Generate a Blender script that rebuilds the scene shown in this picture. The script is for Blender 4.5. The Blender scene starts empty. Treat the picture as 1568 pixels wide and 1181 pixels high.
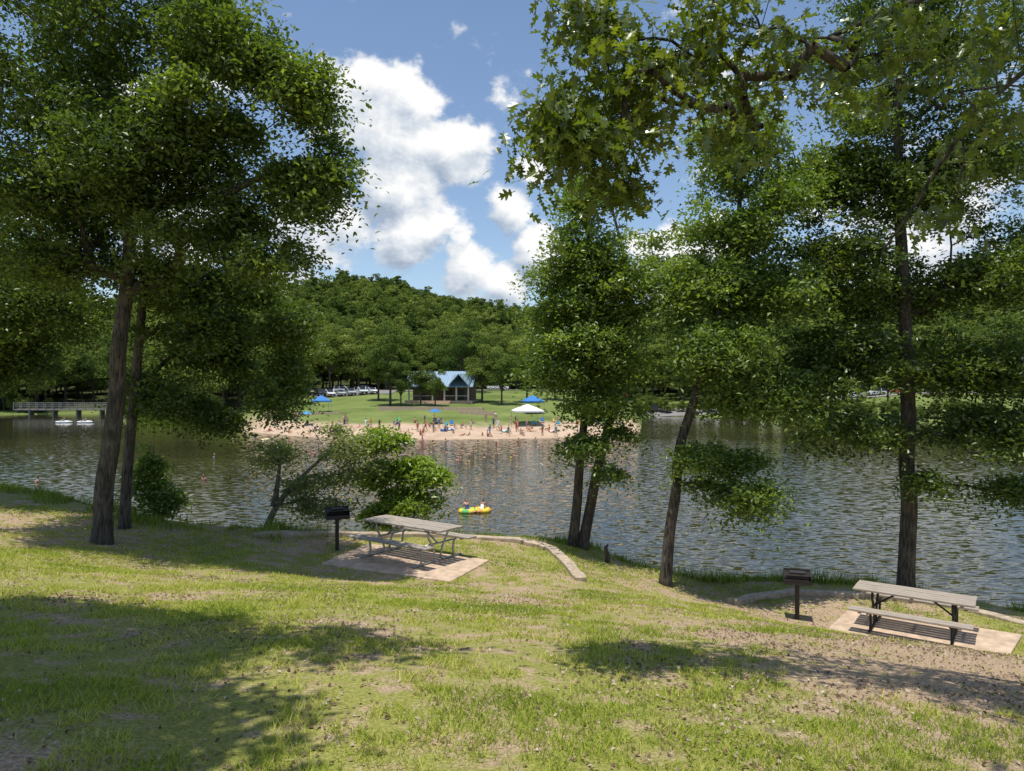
import bpy, math, random, numpy as np
from mathutils import Vector, Matrix
random.seed(5)
RNG=np.random.default_rng(11)
scene=bpy.context.scene
K=1110.0; WZ=-7.5
def from_px(u,v,d):            # image pixel + estimated depth -> metres
    return ((u-784)/K*d, d, (590-v)/K*d)

# ------------------------------------------------------------ noise
def _h(ix,iy,iz,s):
    t=np.sin(ix*127.1+iy*311.7+iz*74.7+s*19.19)*43758.5453
    return t-np.floor(t)
def vn(x,y,z=0.0,s=0):
    x=np.asarray(x,float); y=np.asarray(y,float); z=np.asarray(z,float)+0*x
    ix,iy,iz=np.floor(x),np.floor(y),np.floor(z)
    fx,fy,fz=x-ix,y-iy,z-iz
    fx=fx*fx*(3-2*fx); fy=fy*fy*(3-2*fy); fz=fz*fz*(3-2*fz)
    def L(a,b,t): return a+(b-a)*t
    r=[]
    for k in (0,1):
        a=L(_h(ix,iy,iz+k,s),_h(ix+1,iy,iz+k,s),fx)
        b=L(_h(ix,iy+1,iz+k,s),_h(ix+1,iy+1,iz+k,s),fx)
        r.append(L(a,b,fy))
    return L(r[0],r[1],fz)
def fbm(x,y,z=0.0,s=0,o=4):
    t=0;a=.5
    for i in range(o):
        t=t+a*vn(x*2**i,y*2**i,np.asarray(z)*2**i,s+i); a*=.5
    return t/(1-.5**o)
def sst(a,b,x):
    t=np.clip((x-a)/(b-a),0,1); return t*t*(3-2*t)

# ------------------------------------------------------------ terrain
CP=np.array([(0,0,-1.62),(0,3.2,-1.75),(-6,3.5,-1.65),(6,3,-2.2),(-3,-6,-.9),(6,-6,-1.2),(-12,0,-1.0),(14,0,-2.2),
(-2.2,16.4,-3.87),(-3.9,15.4,-3.83),(-.6,15.4,-3.92),(-2,18.4,-3.92),(1.0,18.3,-4.08),(1.3,14.9,-4.0),
(8,14.4,-4.92),(6.2,16,-4.9),(10,14,-4.95),(8.5,16.8,-4.95),(2.8,17.5,-4.5),(4.5,16.5,-4.85),
(-8.8,15.6,-3.4),(-9.5,18.5,-3.5),(-15.5,22,-3.2),(-5,17.5,-3.68),(0,9,-2.75),(-6,9,-2.4),(5,9,-3.2),(12,9,-4.0),
(-14,12,-2.4),(14,14,-5.2),(14,18,-5.6),(18,8,-4.4),(-25,26,-3.3),(-25,10,-1.8)],float)
def _phi(r): return np.where(r>1e-6,r*r*np.log(np.maximum(r,1e-6)),0)
n=len(CP); A=np.zeros((n+3,n+3)); dd=np.hypot(CP[:,None,0]-CP[None,:,0],CP[:,None,1]-CP[None,:,1])
A[:n,:n]=_phi(dd)+np.eye(n)*0.4; A[:n,n]=1;A[:n,n+1:]=CP[:,:2];A[n,:n]=1;A[n+1:,:n]=CP[:,:2].T
W=np.linalg.solve(A,np.r_[CP[:,2],0,0,0])
def near_z(x,y):
    x=np.clip(x,-26,20); y=np.clip(y,-8,26)
    z=W[n]+W[n+1]*x+W[n+2]*y
    for i in range(n): z=z+W[i]*_phi(np.hypot(x-CP[i,0],y-CP[i,1]))
    return z
CX=[-90,-60,-25,-15.5,-9.5,-5,-3,1,2.2,3,4.8,6.5,8,10.5,12,16,30,60,120]
CY=[60,42,26,22.5,19,17.9,18.9,19.4,19.3,18.4,17.9,18.6,18.4,18.4,17.2,17,15,10,-20]
SX=[-260,-200,-125,-108,-95,-80,-70,-56,-46,-40,-30,-10,5,15,21,24,28,34,60,80,100,140,200,260]
SY=[175,180,190,196,180,150,134,127,121,114,106,100,103,109,118,135,158,178,170,150,132,112,92,80]
RX=[-600,-400,-210,-130,-92,-60,-20,5,60,190,400,600]
RZ=[25,30,36,45,50,47,39,33,34,42,40,35]
PADS=[(-2.4,16.0,2.3,-3.87),(8.1,14.2,2.4,-4.92)]
def H(x,y):
    x=np.asarray(x,float); y=np.asarray(y,float)
    yc=np.interp(x,CX,CY)
    zn=near_z(x,np.minimum(y,yc))
    for px,py,r,pz in PADS:
        m=1-sst(r*0.75,r*1.35,np.hypot(x-px,y-py)); zn=zn*(1-m)+(pz)*m
    t=np.maximum(y-yc,0)
    zn=zn-0.72*(np.sqrt(t*t+.25)-.5)+ (fbm(x*.8,y*.8,s=3)-.5)*.25*sst(0,2,t)
    ys=np.interp(x,SX,SY)+ (fbm(x*.12,y*.02,s=8)-.5)*5
    t2=y-ys
    beach=sst(-50,-42,x)*(1-sst(20,25,x))
    zb=np.interp(t2,[-40,0,3,15,45,72,110],[-10,-7.5,-7.1,-5.35,-3.3,-1.3,-1.0])
    zo=np.interp(t2,[-20,0,3,12,40,80],[-10,-7.5,-6.6,-5.0,-2.2,-1.0])
    zf=zb*beach+zo*(1-beach)
    hz=np.interp(x,RX,RZ)
    zf=zf+(hz+1+ (fbm(x*.012,y*.012,s=4)-.5)*14)*sst(212,420,y)
    return np.maximum(np.maximum(zn,-10.0),zf), beach*sst(-3,0,t2)*(1-sst(9.5,12.5,t2+ (fbm(x*.2,y*.2,s=5)-.5)*7)), t2, t
def hz(x,y): return float(H(np.array([x]),np.array([y]))[0][0])

def np_mesh(name,V,F,mats=(),tint=None,midx=None,smooth=False):
    me=bpy.data.meshes.new(name)
    V=np.asarray(V,np.float32); F=np.asarray(F,np.int32)
    k=F.shape[1]
    me.vertices.add(len(V)); me.vertices.foreach_set("co",V.ravel())
    me.loops.add(F.size); me.loops.foreach_set("vertex_index",F.ravel())
    me.polygons.add(len(F)); me.polygons.foreach_set("loop_start",np.arange(0,F.size,k,dtype=np.int32))
    if midx is not None: me.polygons.foreach_set("material_index",np.asarray(midx,np.int32))
    me.update(calc_edges=True)
    if tint is not None:
        a=me.attributes.new("tint",'FLOAT','POINT'); a.data.foreach_set("value",np.asarray(tint,np.float32))
    me.polygons.foreach_set("use_smooth",np.full(len(F),smooth))
    for m in mats: me.materials.append(m)
    return me
def obj(name,me,parent=None,loc=(0,0,0),rz=0,coll=None):
    o=bpy.data.objects.new(name,me); (coll or scene.collection).objects.link(o)
    o.location=loc; o.rotation_euler=(0,0,rz)
    if parent: o.parent=parent
    return o

# ------------------------------------------------------------ materials
def mat(name):
    m=bpy.data.materials.new(name); m.use_nodes=True; nt=m.node_tree
    return m,nt,nt.nodes["Principled BSDF"],nt.nodes["Material Output"]
def N(nt,t,**k):
    nd=nt.nodes.new(t)
    for a,b in k.items(): setattr(nd,a,b)
    return nd
def noise_n(nt,scale,detail=4,rough=.55,vec=None,out="Fac"):
    t=N(nt,"ShaderNodeTexNoise"); t.inputs["Scale"].default_value=scale; t.inputs["Detail"].default_value=detail; t.inputs["Roughness"].default_value=rough
    if vec is not None: nt.links.new(vec,t.inputs["Vector"])
    return t.outputs[out]
def ramp(nt,fac,stops):
    r=N(nt,"ShaderNodeValToRGB"); e=r.color_ramp.elements
    while len(e)<len(stops): e.new(.5)
    for i,(p,c) in enumerate(stops): e[i].position=p; e[i].color=(*c,1)
    nt.links.new(fac,r.inputs[0]); return r.outputs[0]
def mixc(nt,f,a,b,mode='MIX'):
    m=N(nt,"ShaderNodeMix",data_type='RGBA',blend_type=mode)
    for s,v in ((m.inputs[0],f),(m.inputs[6],a),(m.inputs[7],b)):
        if isinstance(v,bpy.types.NodeSocket): nt.links.new(v,s)
        else: s.default_value=v if isinstance(v,(int,float)) else (*v,1)
    return m.outputs[2]
def math_n(nt,op,a,b=None,c=None,clamp=False):
    m=N(nt,"ShaderNodeMath",operation=op,use_clamp=clamp)
    for i,v in enumerate((a,b,c)):
        if v is None: continue
        if isinstance(v,bpy.types.NodeSocket): nt.links.new(v,m.inputs[i])
        else: m.inputs[i].default_value=v
    return m.outputs[0]
def maprange(nt,v,a,b,c,d):
    mr=N(nt,"ShaderNodeMapRange",interpolation_type='SMOOTHSTEP'); nt.links.new(v,mr.inputs[0])
    for i,q in enumerate((a,b,c,d)): mr.inputs[i+1].default_value=q
    return mr.outputs[0]
def bump(nt,bs,h,st,dist=.02):
    b=N(nt,"ShaderNodeBump"); b.inputs["Strength"].default_value=st; b.inputs["Distance"].default_value=dist
    nt.links.new(h,b.inputs["Height"]); nt.links.new(b.outputs[0],bs.inputs["Normal"])
def simple(name,col,rough=.6,metal=0,var=.25,scale=8,bmp=0):
    m,nt,bs,o=mat(name)
    g=N(nt,"ShaderNodeTexCoord").outputs["Object"]
    f=noise_n(nt,scale,5,.6,g)
    c=ramp(nt,f,[(.3,tuple(x*(1-var) for x in col)),(.7,tuple(min(1,x*(1+var)) for x in col))])
    nt.links.new(c,bs.inputs["Base Color"]); bs.inputs["Roughness"].default_value=rough; bs.inputs["Metallic"].default_value=metal
    if bmp: bump(nt,bs,f,bmp)
    return m
def leaf_mat(name,stops,trans=(2.3,2.5,.7),tw=.34,inst=False,gloss=.04,rough=.4):
    m=bpy.data.materials.new(name); m.use_nodes=True; nt=m.node_tree; nt.nodes.clear(); o=N(nt,"ShaderNodeOutputMaterial")
    a=N(nt,"ShaderNodeAttribute",attribute_name="tint").outputs["Fac"]
    if inst:
        r=N(nt,"ShaderNodeObjectInfo").outputs["Random"]
        a=math_n(nt,'ADD',math_n(nt,'MULTIPLY',a,.38),math_n(nt,'MULTIPLY',r,.62))
    c=ramp(nt,a,stops); df=N(nt,"ShaderNodeBsdfDiffuse"); nt.links.new(c,df.inputs[0])
    t=N(nt,"ShaderNodeBsdfTranslucent"); tc=mixc(nt,1.0,c,trans,'MULTIPLY'); nt.links.new(tc,t.inputs[0])
    mx=N(nt,"ShaderNodeMixShader"); mx.inputs[0].default_value=tw
    nt.links.new(df.outputs[0],mx.inputs[1]); nt.links.new(t.outputs[0],mx.inputs[2]); res=mx.outputs[0]
    if gloss>0:
        gl=N(nt,"ShaderNodeBsdfGlossy"); gl.inputs["Roughness"].default_value=rough; gl.inputs[0].default_value=(.9,.95,.9,1)
        m2=N(nt,"ShaderNodeMixShader"); m2.inputs[0].default_value=gloss; nt.links.new(res,m2.inputs[1]); nt.links.new(gl.outputs[0],m2.inputs[2]); res=m2.outputs[0]
    nt.links.new(res,o.inputs[0])
    return m
M_leaf=leaf_mat("leaf_oak_green",[(0,(.028,.050,.010)),(.45,(.068,.105,.021)),(.8,(.15,.20,.040)),(1,(.26,.31,.065))],tw=.30)
M_leafR=leaf_mat("leaf_light_green",[(0,(.042,.076,.016)),(.45,(.11,.165,.034)),(.8,(.21,.27,.06)),(1,(.33,.39,.10))],tw=.31)
M_leafO=leaf_mat("leaf_lobed_oak",[(0,(.040,.058,.010)),(.5,(.085,.115,.020)),(1,(.22,.25,.042))],gloss=.05,rough=.3)
M_leafB=leaf_mat("leaf_bright_sapling",[(0,(.08,.13,.02)),(1,(.28,.36,.06))])
M_leafG=leaf_mat("leaf_grey_green",[(0,(.08,.105,.04)),(1,(.28,.31,.14))])
M_leafF=leaf_mat("leaf_distant",[(0,(.035,.065,.022)),(.35,(.09,.13,.034)),(.7,(.16,.20,.05)),(1,(.31,.33,.095))],tw=.2,inst=True,gloss=0)
M_grass=leaf_mat("grass_blade",[(0,(.19,.27,.035)),(.45,(.38,.43,.065)),(.75,(.54,.51,.14)),(1,(.64,.54,.28))],trans=(1.3,1.35,.8),tw=.3,gloss=0)
M_weed=leaf_mat("weed_blade",[(0,(.08,.13,.02)),(.7,(.24,.31,.05)),(1,(.42,.41,.15))],trans=(1.4,1.5,.7),tw=.3,gloss=0)
M_litter=leaf_mat("leaf_litter",[(0,(.12,.08,.05)),(.6,(.32,.24,.16)),(1,(.54,.46,.38))],trans=(1,.9,.7),tw=.1,gloss=0)

def bark(name,c0,c1):
    m,nt,bs,o=mat(name)
    g=N(nt,"ShaderNodeTexCoord").outputs["Object"]
    mp=N(nt,"ShaderNodeMapping"); mp.inputs["Scale"].default_value=(1,1,.16); nt.links.new(g,mp.inputs[0])
    f=noise_n(nt,22,6,.7,mp.outputs[0]); f2=noise_n(nt,3,3,.5,g)
    f3=math_n(nt,'ADD',math_n(nt,'MULTIPLY',f,.75),math_n(nt,'MULTIPLY',f2,.25))
    nt.links.new(ramp(nt,f3,[(.40,c0),(.60,c1)]),bs.inputs["Base Color"]); bs.inputs["Roughness"].default_value=.9
    bump(nt,bs,f,1.0,.08); return m
M_bark=bark("bark",(.022,.018,.015),(.16,.13,.10))
M_barkL=bark("bark_light",(.08,.07,.06),(.30,.27,.23))

# ground
M_ground,nt,bs,o=mat("ground_grass_soil")
pos=N(nt,"ShaderNodeNewGeometry").outputs["Position"]
at=lambda s:N(nt,"ShaderNodeAttribute",attribute_name=s).outputs["Fac"]
f_s=noise_n(nt,.55,5,.6,pos); f_m=noise_n(nt,3.2,6,.65,pos); f_f=noise_n(nt,45,4,.7,pos)
grass=ramp(nt,f_f,[(.3,(.13,.15,.035)),(.55,(.29,.29,.075)),(.75,(.47,.40,.18))])
dirt=ramp(nt,f_f,[(.3,(.20,.135,.085)),(.5,(.40,.29,.19)),(.72,(.60,.48,.35))])
k1=math_n(nt,'ADD',math_n(nt,'MULTIPLY',f_s,.45),math_n(nt,'MULTIPLY',f_m,.55))
k1=math_n(nt,'ADD',k1,math_n(nt,'MULTIPLY',at("dirt"),.20))
dm=ramp(nt,k1,[(.48,(0,0,0)),(.57,(1,1,1))])
near=mixc(nt,dm,grass,dirt)
farg=ramp(nt,noise_n(nt,.15,5,.6,pos),[(.3,(.09,.13,.032)),(.7,(.19,.23,.07))])
c=mixc(nt,at("far"),near,farg)
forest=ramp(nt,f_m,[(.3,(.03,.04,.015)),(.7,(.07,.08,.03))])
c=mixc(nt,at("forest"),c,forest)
sand=ramp(nt,noise_n(nt,.5,6,.65,pos),[(.3,(.38,.27,.18)),(.7,(.54,.41,.30))])
c=mixc(nt,at("sand"),c,sand)
nt.links.new(c,bs.inputs["Base Color"]); bs.inputs["Roughness"].default_value=.95; bs.inputs["Specular IOR Level"].default_value=.1
bump(nt,bs,f_f,.7,.03)

def axis(lo,hi,a,b,st,g):
    c=list(np.arange(a,b+1e-6,st)); s=st;x=c[-1]
    while x<hi: s=min(s*g,9); x+=s; c.append(x)
    s=st;x=c[0]; l=[]
    while x>lo: s=min(s*g,9); x-=s; l.append(x)
    return np.array(l[::-1]+c)
gx=axis(-900,900,-20,20,.17,1.045); gy=axis(-60,1000,-6,24,.17,1.03)
def refine(a,lo,hi,st):
    return np.unique(np.r_[a[(a<lo)],np.arange(lo,hi,st),a[a>hi]])
gy=refine(gy,95,200,1.1); gx=refine(gx,-60,-34,1.2); gx=refine(gx,30,60,1.2)
GX,GY=np.meshgrid(gx,gy)
Z,sandm,t2,tb=H(GX,GY)
nearm=(GY<24)
Z=Z+np.where(nearm,(fbm(GX*1.3,GY*1.3,s=21)-.5)*.07+(vn(GX*5,GY*5,s=22)-.5)*.02,0)
V=np.c_[GX.ravel(),GY.ravel(),Z.ravel()]
ny,nx=GX.shape; I=np.arange(nx*ny).reshape(ny,nx)
F=np.c_[I[:-1,:-1].ravel(),I[:-1,1:].ravel(),I[1:,1:].ravel(),I[1:,:-1].ravel()]
me=np_mesh("ground",V,F,[M_ground],smooth=True)
def fat(me,nm,v):
    a=me.attributes.new(nm,'FLOAT','POINT'); a.data.foreach_set("value",np.asarray(v,np.float32).ravel())
fat(me,"sand",sandm); fat(me,"far",sst(40,80,GY))
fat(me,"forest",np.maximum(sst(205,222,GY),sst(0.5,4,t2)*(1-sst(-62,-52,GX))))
dirtm=np.exp(-((GX-4.6)**2/10+(GY-7)**2/14))*1.0+np.exp(-((GX-6)**2/5+(GY-13)**2/6))*1.0+np.exp(-((GX+.2)**2/4+(GY-12)**2/8))*.35+sst(.2,1.5,tb)*.9-0.25*np.exp(-((GX+2)**2/16+(GY-7)**2/9))
dirtm=dirtm+.6*np.exp(-((GX+8)**2/14+(GY-18)**2/5))
fat(me,"dirt",dirtm*(1-sst(30,60,GY)))
obj("ground",me)

# ------------------------------------------------------------ water
M_water,nt,bs,o=mat("lake_water")
pos=N(nt,"ShaderNodeNewGeometry").outputs["Position"]
mp=N(nt,"ShaderNodeMapping"); mp.inputs["Scale"].default_value=(.6,1.5,1); mp.inputs["Rotation"].default_value=(0,0,.22); nt.links.new(pos,mp.inputs[0])
nc=noise_n(nt,2.3,3,.55,mp.outputs[0],"Color")
big=noise_n(nt,.035,3,.5,pos)
sep=N(nt,"ShaderNodeSeparateXYZ"); nt.links.new(pos,sep.inputs[0])
shel=maprange(nt,sep.outputs[1],60,150,1,.30)
shx=maprange(nt,sep.outputs[0],-45,-6,.40,1)
shr=maprange(nt,sep.outputs[0],12,45,1,.45)
amp=math_n(nt,'MULTIPLY',math_n(nt,'MULTIPLY',shel,math_n(nt,'MULTIPLY',shx,shr)),math_n(nt,'MULTIPLY_ADD',big,1.7,-.05))
sc=N(nt,"ShaderNodeSeparateColor"); nt.links.new(nc,sc.inputs[0])
cx=N(nt,"ShaderNodeCombineXYZ")
nt.links.new(math_n(nt,'MULTIPLY',math_n(nt,'SUBTRACT',sc.outputs[0],.5),math_n(nt,'MULTIPLY',amp,.55)),cx.inputs[0])
nt.links.new(math_n(nt,'MULTIPLY',math_n(nt,'SUBTRACT',sc.outputs[1],.5),math_n(nt,'MULTIPLY',amp,.95)),cx.inputs[1]); cx.inputs[2].default_value=1
nz=N(nt,"ShaderNodeVectorMath",operation='NORMALIZE'); nt.links.new(cx.outputs[0],nz.inputs[0]); nt.links.new(nz.outputs[0],bs.inputs["Normal"])
bs.inputs["Roughness"].default_value=.05; bs.inputs["IOR"].default_value=1.36
nt.links.new(ramp(nt,big,[(.35,(.030,.030,.014)),(.65,(.048,.044,.019))]),bs.inputs["Base Color"])
obj("lake_water",np_mesh("lake_water",[(-330,12,WZ),(330,12,WZ),(330,230,WZ),(-330,230,WZ)],[(0,1,2,3)],[M_water]))

# ------------------------------------------------------------ mesh builder
class MB:
    def __init__(s): s.v=[];s.f=[];s.m=[]
    def add(s,V,F,m=0):
        b=len(s.v); s.v+= [tuple(map(float,p)) for p in V]; s.f+=[tuple(b+i for i in f) for f in F]; s.m+=[m]*len(F)
    def box(s,c,d,m=0,R=None):
        x,y,z=d[0]/2,d[1]/2,d[2]/2
        P=[Vector((a*x,b_*y,c_*z)) for c_ in(-1,1) for b_ in(-1,1) for a in(-1,1)]
        if R is not None: P=[R@p for p in P]
        P=[p+Vector(c) for p in P]
        s.add(P,[(0,2,3,1),(4,5,7,6),(0,1,5,4),(2,6,7,3),(0,4,6,2),(1,3,7,5)],m)
    def tube(s,path,rad,sides=8,m=0,cap=True):
        path=[Vector(p) for p in path]; n=len(path)
        if not hasattr(rad,'__len__'): rad=[rad]*n
        rings=[]; prev=None
        for i,p in enumerate(path):
            t=(path[min(i+1,n-1)]-path[max(i-1,0)]).normalized()
            a=prev if prev is not None else (Vector((1,0,0)) if abs(t.x)<.8 else Vector((0,1,0)))
            u=(a-t*a.dot(t)).normalized(); w=t.cross(u); prev=u
            rings.append([p+(u*math.cos(2*math.pi*k/sides)+w*math.sin(2*math.pi*k/sides))*rad[i] for k in range(sides)])
        V=[q for r in rings for q in r]; F=[]
        for i in range(n-1):
            for k in range(sides):
                k2=(k+1)%sides; F.append((i*sides+k,i*sides+k2,(i+1)*sides+k2,(i+1)*sides+k))
        if cap: F+= [tuple(range(sides))[::-1],tuple((n-1)*sides+k for k in range(sides))]
        s.add(V,F,m)
    def prism(s,poly,z0,z1,m=0):
        n=len(poly); V=[(x,y,z0) for x,y in poly]+[(x,y,z1) for x,y in poly]
        s.add(V,[tuple(range(n))[::-1],tuple(range(n,2*n))]+[(i,(i+1)%n,n+(i+1)%n,n+i) for i in range(n)],m)
    def ell(s,c,r,m=0,seg=12,rg=8,zmin=-1):
        V=[];F=[]
        for i in range(rg+1):
            th=math.pi*i/rg
            for k in range(seg):
                ph=2*math.pi*k/seg; V.append((c[0]+r[0]*math.sin(th)*math.cos(ph),c[1]+r[1]*math.sin(th)*math.sin(ph),c[2]+r[2]*max(zmin,math.cos(th))))
        for i in range(rg):
            for k in range(seg): F.append((i*seg+k,(i+1)*seg+k,(i+1)*seg+(k+1)%seg,i*seg+(k+1)%seg))
        s.add(V,F,m)
    def torus(s,c,R,r,m=0,seg=24,sd=10,alt=None):
        V=[];
        for i in range(seg):
            a=2*math.pi*i/seg
            for k in range(sd):
                b=2*math.pi*k/sd; q=R+r*math.cos(b); V.append((c[0]+q*math.cos(a),c[1]+q*math.sin(a),c[2]+r*math.sin(b)))
        base=len(s.v); s.v+=V
        for i in range(seg):
            F=[(i*sd+k,((i+1)%seg)*sd+k,((i+1)%seg)*sd+(k+1)%sd,i*sd+(k+1)%sd) for k in range(sd)]
            s.f+=[tuple(base+j for j in f) for f in F]; s.m+=[alt if (alt is not None and (i//3)%2) else m]*len(F)
    def mesh(s,name,mats,smooth=False):
        me=bpy.data.meshes.new(name); me.from_pydata(s.v,[],s.f); me.update()
        me.polygons.foreach_set("material_index",s.m)
        for m in mats: me.materials.append(m)
        if smooth: me.polygons.foreach_set("use_smooth",[True]*len(s.f))
        return me
def bev(o,w=.008,seg=2):
    b=o.modifiers.new("bevel",'BEVEL'); b.width=w; b.segments=seg; b.limit_method='ANGLE'; b.angle_limit=.7

# ------------------------------------------------------------ leaves
def leaf_mesh_data(C,size,rng,zb=.8,wid=.27):
    n=len(C); nr=rng.normal(size=(n,3)); nr[:,2]=np.abs(nr[:,2])*.8+zb; nr/=np.linalg.norm(nr,axis=1)[:,None]
    a=rng.normal(size=(n,3)); a[:,2]-=.3; a-=nr*np.sum(a*nr,1)[:,None]; a/=np.linalg.norm(a,axis=1)[:,None]
    w=np.cross(nr,a); s=(size*rng.uniform(.65,1.3,n))[:,None]
    V=np.stack([C-a*s*.5,C+w*s*wid+nr*s*.1+a*s*.05,C+a*s*.5-nr*s*.1,C-w*s*wid+nr*s*.1+a*s*.05],1).reshape(-1,3)
    return V,np.arange(4*n).reshape(n,4)
OAKH=[(0.015,0),(.02,.20),(.16,.22),(.19,.28),(.06,.36),(.25,.50),(.28,.60),(.06,.58),(.17,.76),(.18,.84),(.05,.80),(0,1.0)]
OAK=np.array(OAKH+[(-x,y) for x,y in OAKH[::-1][1:]])
def oak_mesh_data(C,size,rng):
    n=len(C); nr=rng.normal(size=(n,3))*.9; nr[:,2]=np.abs(nr[:,2])+.35; nr/=np.linalg.norm(nr,axis=1)[:,None]
    a=rng.normal(size=(n,3)); a[:,2]-=1.4; a-=nr*np.sum(a*nr,1)[:,None]; a/=np.linalg.norm(a,axis=1)[:,None]
    w=np.cross(nr,a); s=(size*rng.uniform(.6,1.25,n))
    k=len(OAK)
    V=C[:,None,:]+s[:,None,None]*(OAK[None,:,1,None]*a[:,None,:]+OAK[None,:,0,None]*w[:,None,:]+ (.25*np.abs(OAK[:,0])-.18*OAK[:,1]**2)[None,:,None]*nr[:,None,:])
    return V.reshape(-1,3),np.arange(k*n).reshape(n,k)

def grow(name,trunks,blobs,seed=0,leaves=84,lsize=.112,spread=.24,zclear=-99,lm=M_leaf,bm=M_bark,oak=False,hole=.46,twig=.006,base_flare=1.35,mult=1.5,nf=.62,tscale=.85):
    rng=np.random.default_rng(seed)
    P=np.zeros((90000,3)); par=np.full(90000,-1); tr=np.zeros(90000); ok=np.zeros(90000,bool); n=0
    mb=MB()
    for tk in trunks:
        tk=np.array(tk,float); seg=np.linalg.norm(np.diff(tk[:,:3],axis=0),axis=1); L=np.r_[0,np.cumsum(seg)]
        tk[:,3]*=tscale
        m=max(3,int(L[-1]/.3)); s=np.linspace(0,L[-1],m)
        pts=np.stack([np.interp(s,L,tk[:,i]) for i in range(4)],1)
        for it in range(3): pts[1:-1]=(pts[:-2]+2*pts[1:-1]+pts[2:])/4
        wob=np.stack([vn(s*.9,s*0+seed,s=1),vn(s*.9,s*0+seed,s=2)],1)-.5
        pts[1:,:2]+=wob[1:]*.14*sst(0,3,s[1:])[:,None]
        rad=pts[:,3].copy(); rad*=1+(base_flare-1)*np.exp(-s/.25)
        mb.tube([p[:3] for p in pts],list(rad),12,0)
        for i in range(m):
            P[n]=pts[i,:3]; par[n]=n-1 if i else -1; tr[n]=pts[i,3]; ok[n]=pts[i,2]>zclear; n+=1
    nt0=n
    At=[]
    for (cx,cy,cz,rx,ry,rz,cnt) in blobs:
        got=0;tries=0; cnt=int(cnt*mult)
        while got<cnt and tries<60:
            d=rng.normal(size=(cnt,3)); d/=np.linalg.norm(d,axis=1)[:,None]; r=rng.uniform(0,1,cnt)**(1/2.3)
            r=r*(.68+.70*vn(d[:,0]*2.2+cx,d[:,1]*2.2+cy,d[:,2]*2.6+cz,seed+3))
            q=np.array([cx,cy,cz])+d*r[:,None]*np.array([rx,ry,rz])
            k=fbm(q[:,0]*nf,q[:,1]*nf,q[:,2]*nf*1.8,seed+7,2)>hole
            q=q[k][:cnt-got]; At.append(q); got+=len(q); tries+=1
    At=np.concatenate(At); T0=P[:nt0][ok[:nt0]]
    dist=np.array([np.min(np.linalg.norm(T0-a,axis=1)) for a in At]); tips=[]
    for a in At[np.argsort(dist)]:
        d=np.linalg.norm(P[:n]-a,axis=1); d=d+.55*np.maximum(0,P[:n,2]-a[2]+.3*d); d[~ok[:n]]=1e9
        i=int(np.argmin(d)); b=P[i].copy(); L=np.linalg.norm(a-b); k=max(1,int(L/.42))
        c=(a+b)/2+rng.normal(size=3)*L*.10+np.array([0,0,.07*L]); pr=i
        for j in range(1,k+1):
            t=j/k; P[n]=(1-t)**2*b+2*t*(1-t)*c+t*t*a+ (rng.normal(size=3)*.03 if j<k else 0); par[n]=pr; ok[n]=True; pr=n; n+=1
        tips.append(pr)
    cnt=np.zeros(n); cnt[tips]=1
    for i in range(n-1,-1,-1):
        if par[i]>=0: cnt[par[i]]+=cnt[i]
    rad=twig*np.maximum(cnt,1)**.5
    rad=np.where(tr[:n]>0,tr[:n],rad)
    E=np.arange(nt0,n); pa=par[E]
    r1=rad[E]; r0=np.minimum(rad[pa],r1*1.25)
    A0=P[pa];A1=P[E]; t=A1-A0; t/=np.maximum(np.linalg.norm(t,axis=1),1e-6)[:,None]
    ref=np.where(np.abs(t[:,2:3])>.9,np.array([[1.,0,0]]),np.array([[0,0,1.]]))
    u=np.cross(t,ref);u/=np.linalg.norm(u,axis=1)[:,None]; w=np.cross(t,u); S=5
    ang=2*np.pi*np.arange(S)/S; cs=np.cos(ang)[None,:,None]; sn=np.sin(ang)[None,:,None]
    off=u[:,None,:]*cs+w[:,None,:]*sn
    VA=A0[:,None,:]+off*r0[:,None,None]; VB=A1[:,None,:]+off*r1[:,None,None]
    VV=np.concatenate([VA,VB],1).reshape(-1,3); ks=np.arange(S); base=(np.arange(len(E))*2*S)[:,None]
    FF=np.stack([base+ks,base+(ks+1)%S,base+S+(ks+1)%S,base+S+ks],2).reshape(-1,4)
    root=bpy.data.objects.new(name,None); scene.collection.objects.link(root)
    obj("trunk",mb.mesh("trunk",[bm],True),root); obj("limbs",np_mesh("limbs",VV,FF,[bm],smooth=True),root)
    tips=np.array(tips)
    cen=P[tips]; cn=len(cen)
    nl=np.maximum(3,(leaves*rng.uniform(.5,1.5,cn))).astype(int)
    ids=np.repeat(np.arange(cn),nl); cs_=rng.uniform(.7,1.3,cn)
    off=rng.normal(size=(len(ids),3))*np.array([spread,spread,spread*.40])*cs_[ids][:,None]
    C=cen[ids]+off; C[:,2]-=.25*(off[:,0]**2+off[:,1]**2)/max(spread,.01)
    cl=np.clip(rng.uniform(0,1,cn)*.6+.9*(fbm(cen[:,0]*.9,cen[:,1]*.9,cen[:,2]*.9,seed+30,2)-.3),0,1)
    tint=np.clip(.6*cl[ids]+.42*rng.uniform(0,1,len(ids)),0,1)
    if oak: LV,LF=oak_mesh_data(C,lsize,rng)
    else: LV,LF=leaf_mesh_data(C,lsize,rng)
    obj("leaves",np_mesh("leaves",LV,LF,[lm],tint=np.repeat(tint,LF.shape[1])),root)
    return root
def B(u,v,d,ru,rv,rd,n):
    x,y,z=from_px(u,v,d); return (x,y,z,ru/K*d,rd,rv/K*d,n)
def TR(pts,rad,d,dy=0):
    out=[]
    for i,((u,v),r) in enumerate(zip(pts,rad)):
        x,y,z=from_px(u,v,d+dy*i)
        if i==0: z=hz(x,y)-.15
        out.append((x,y,z,r))
    return out
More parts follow.
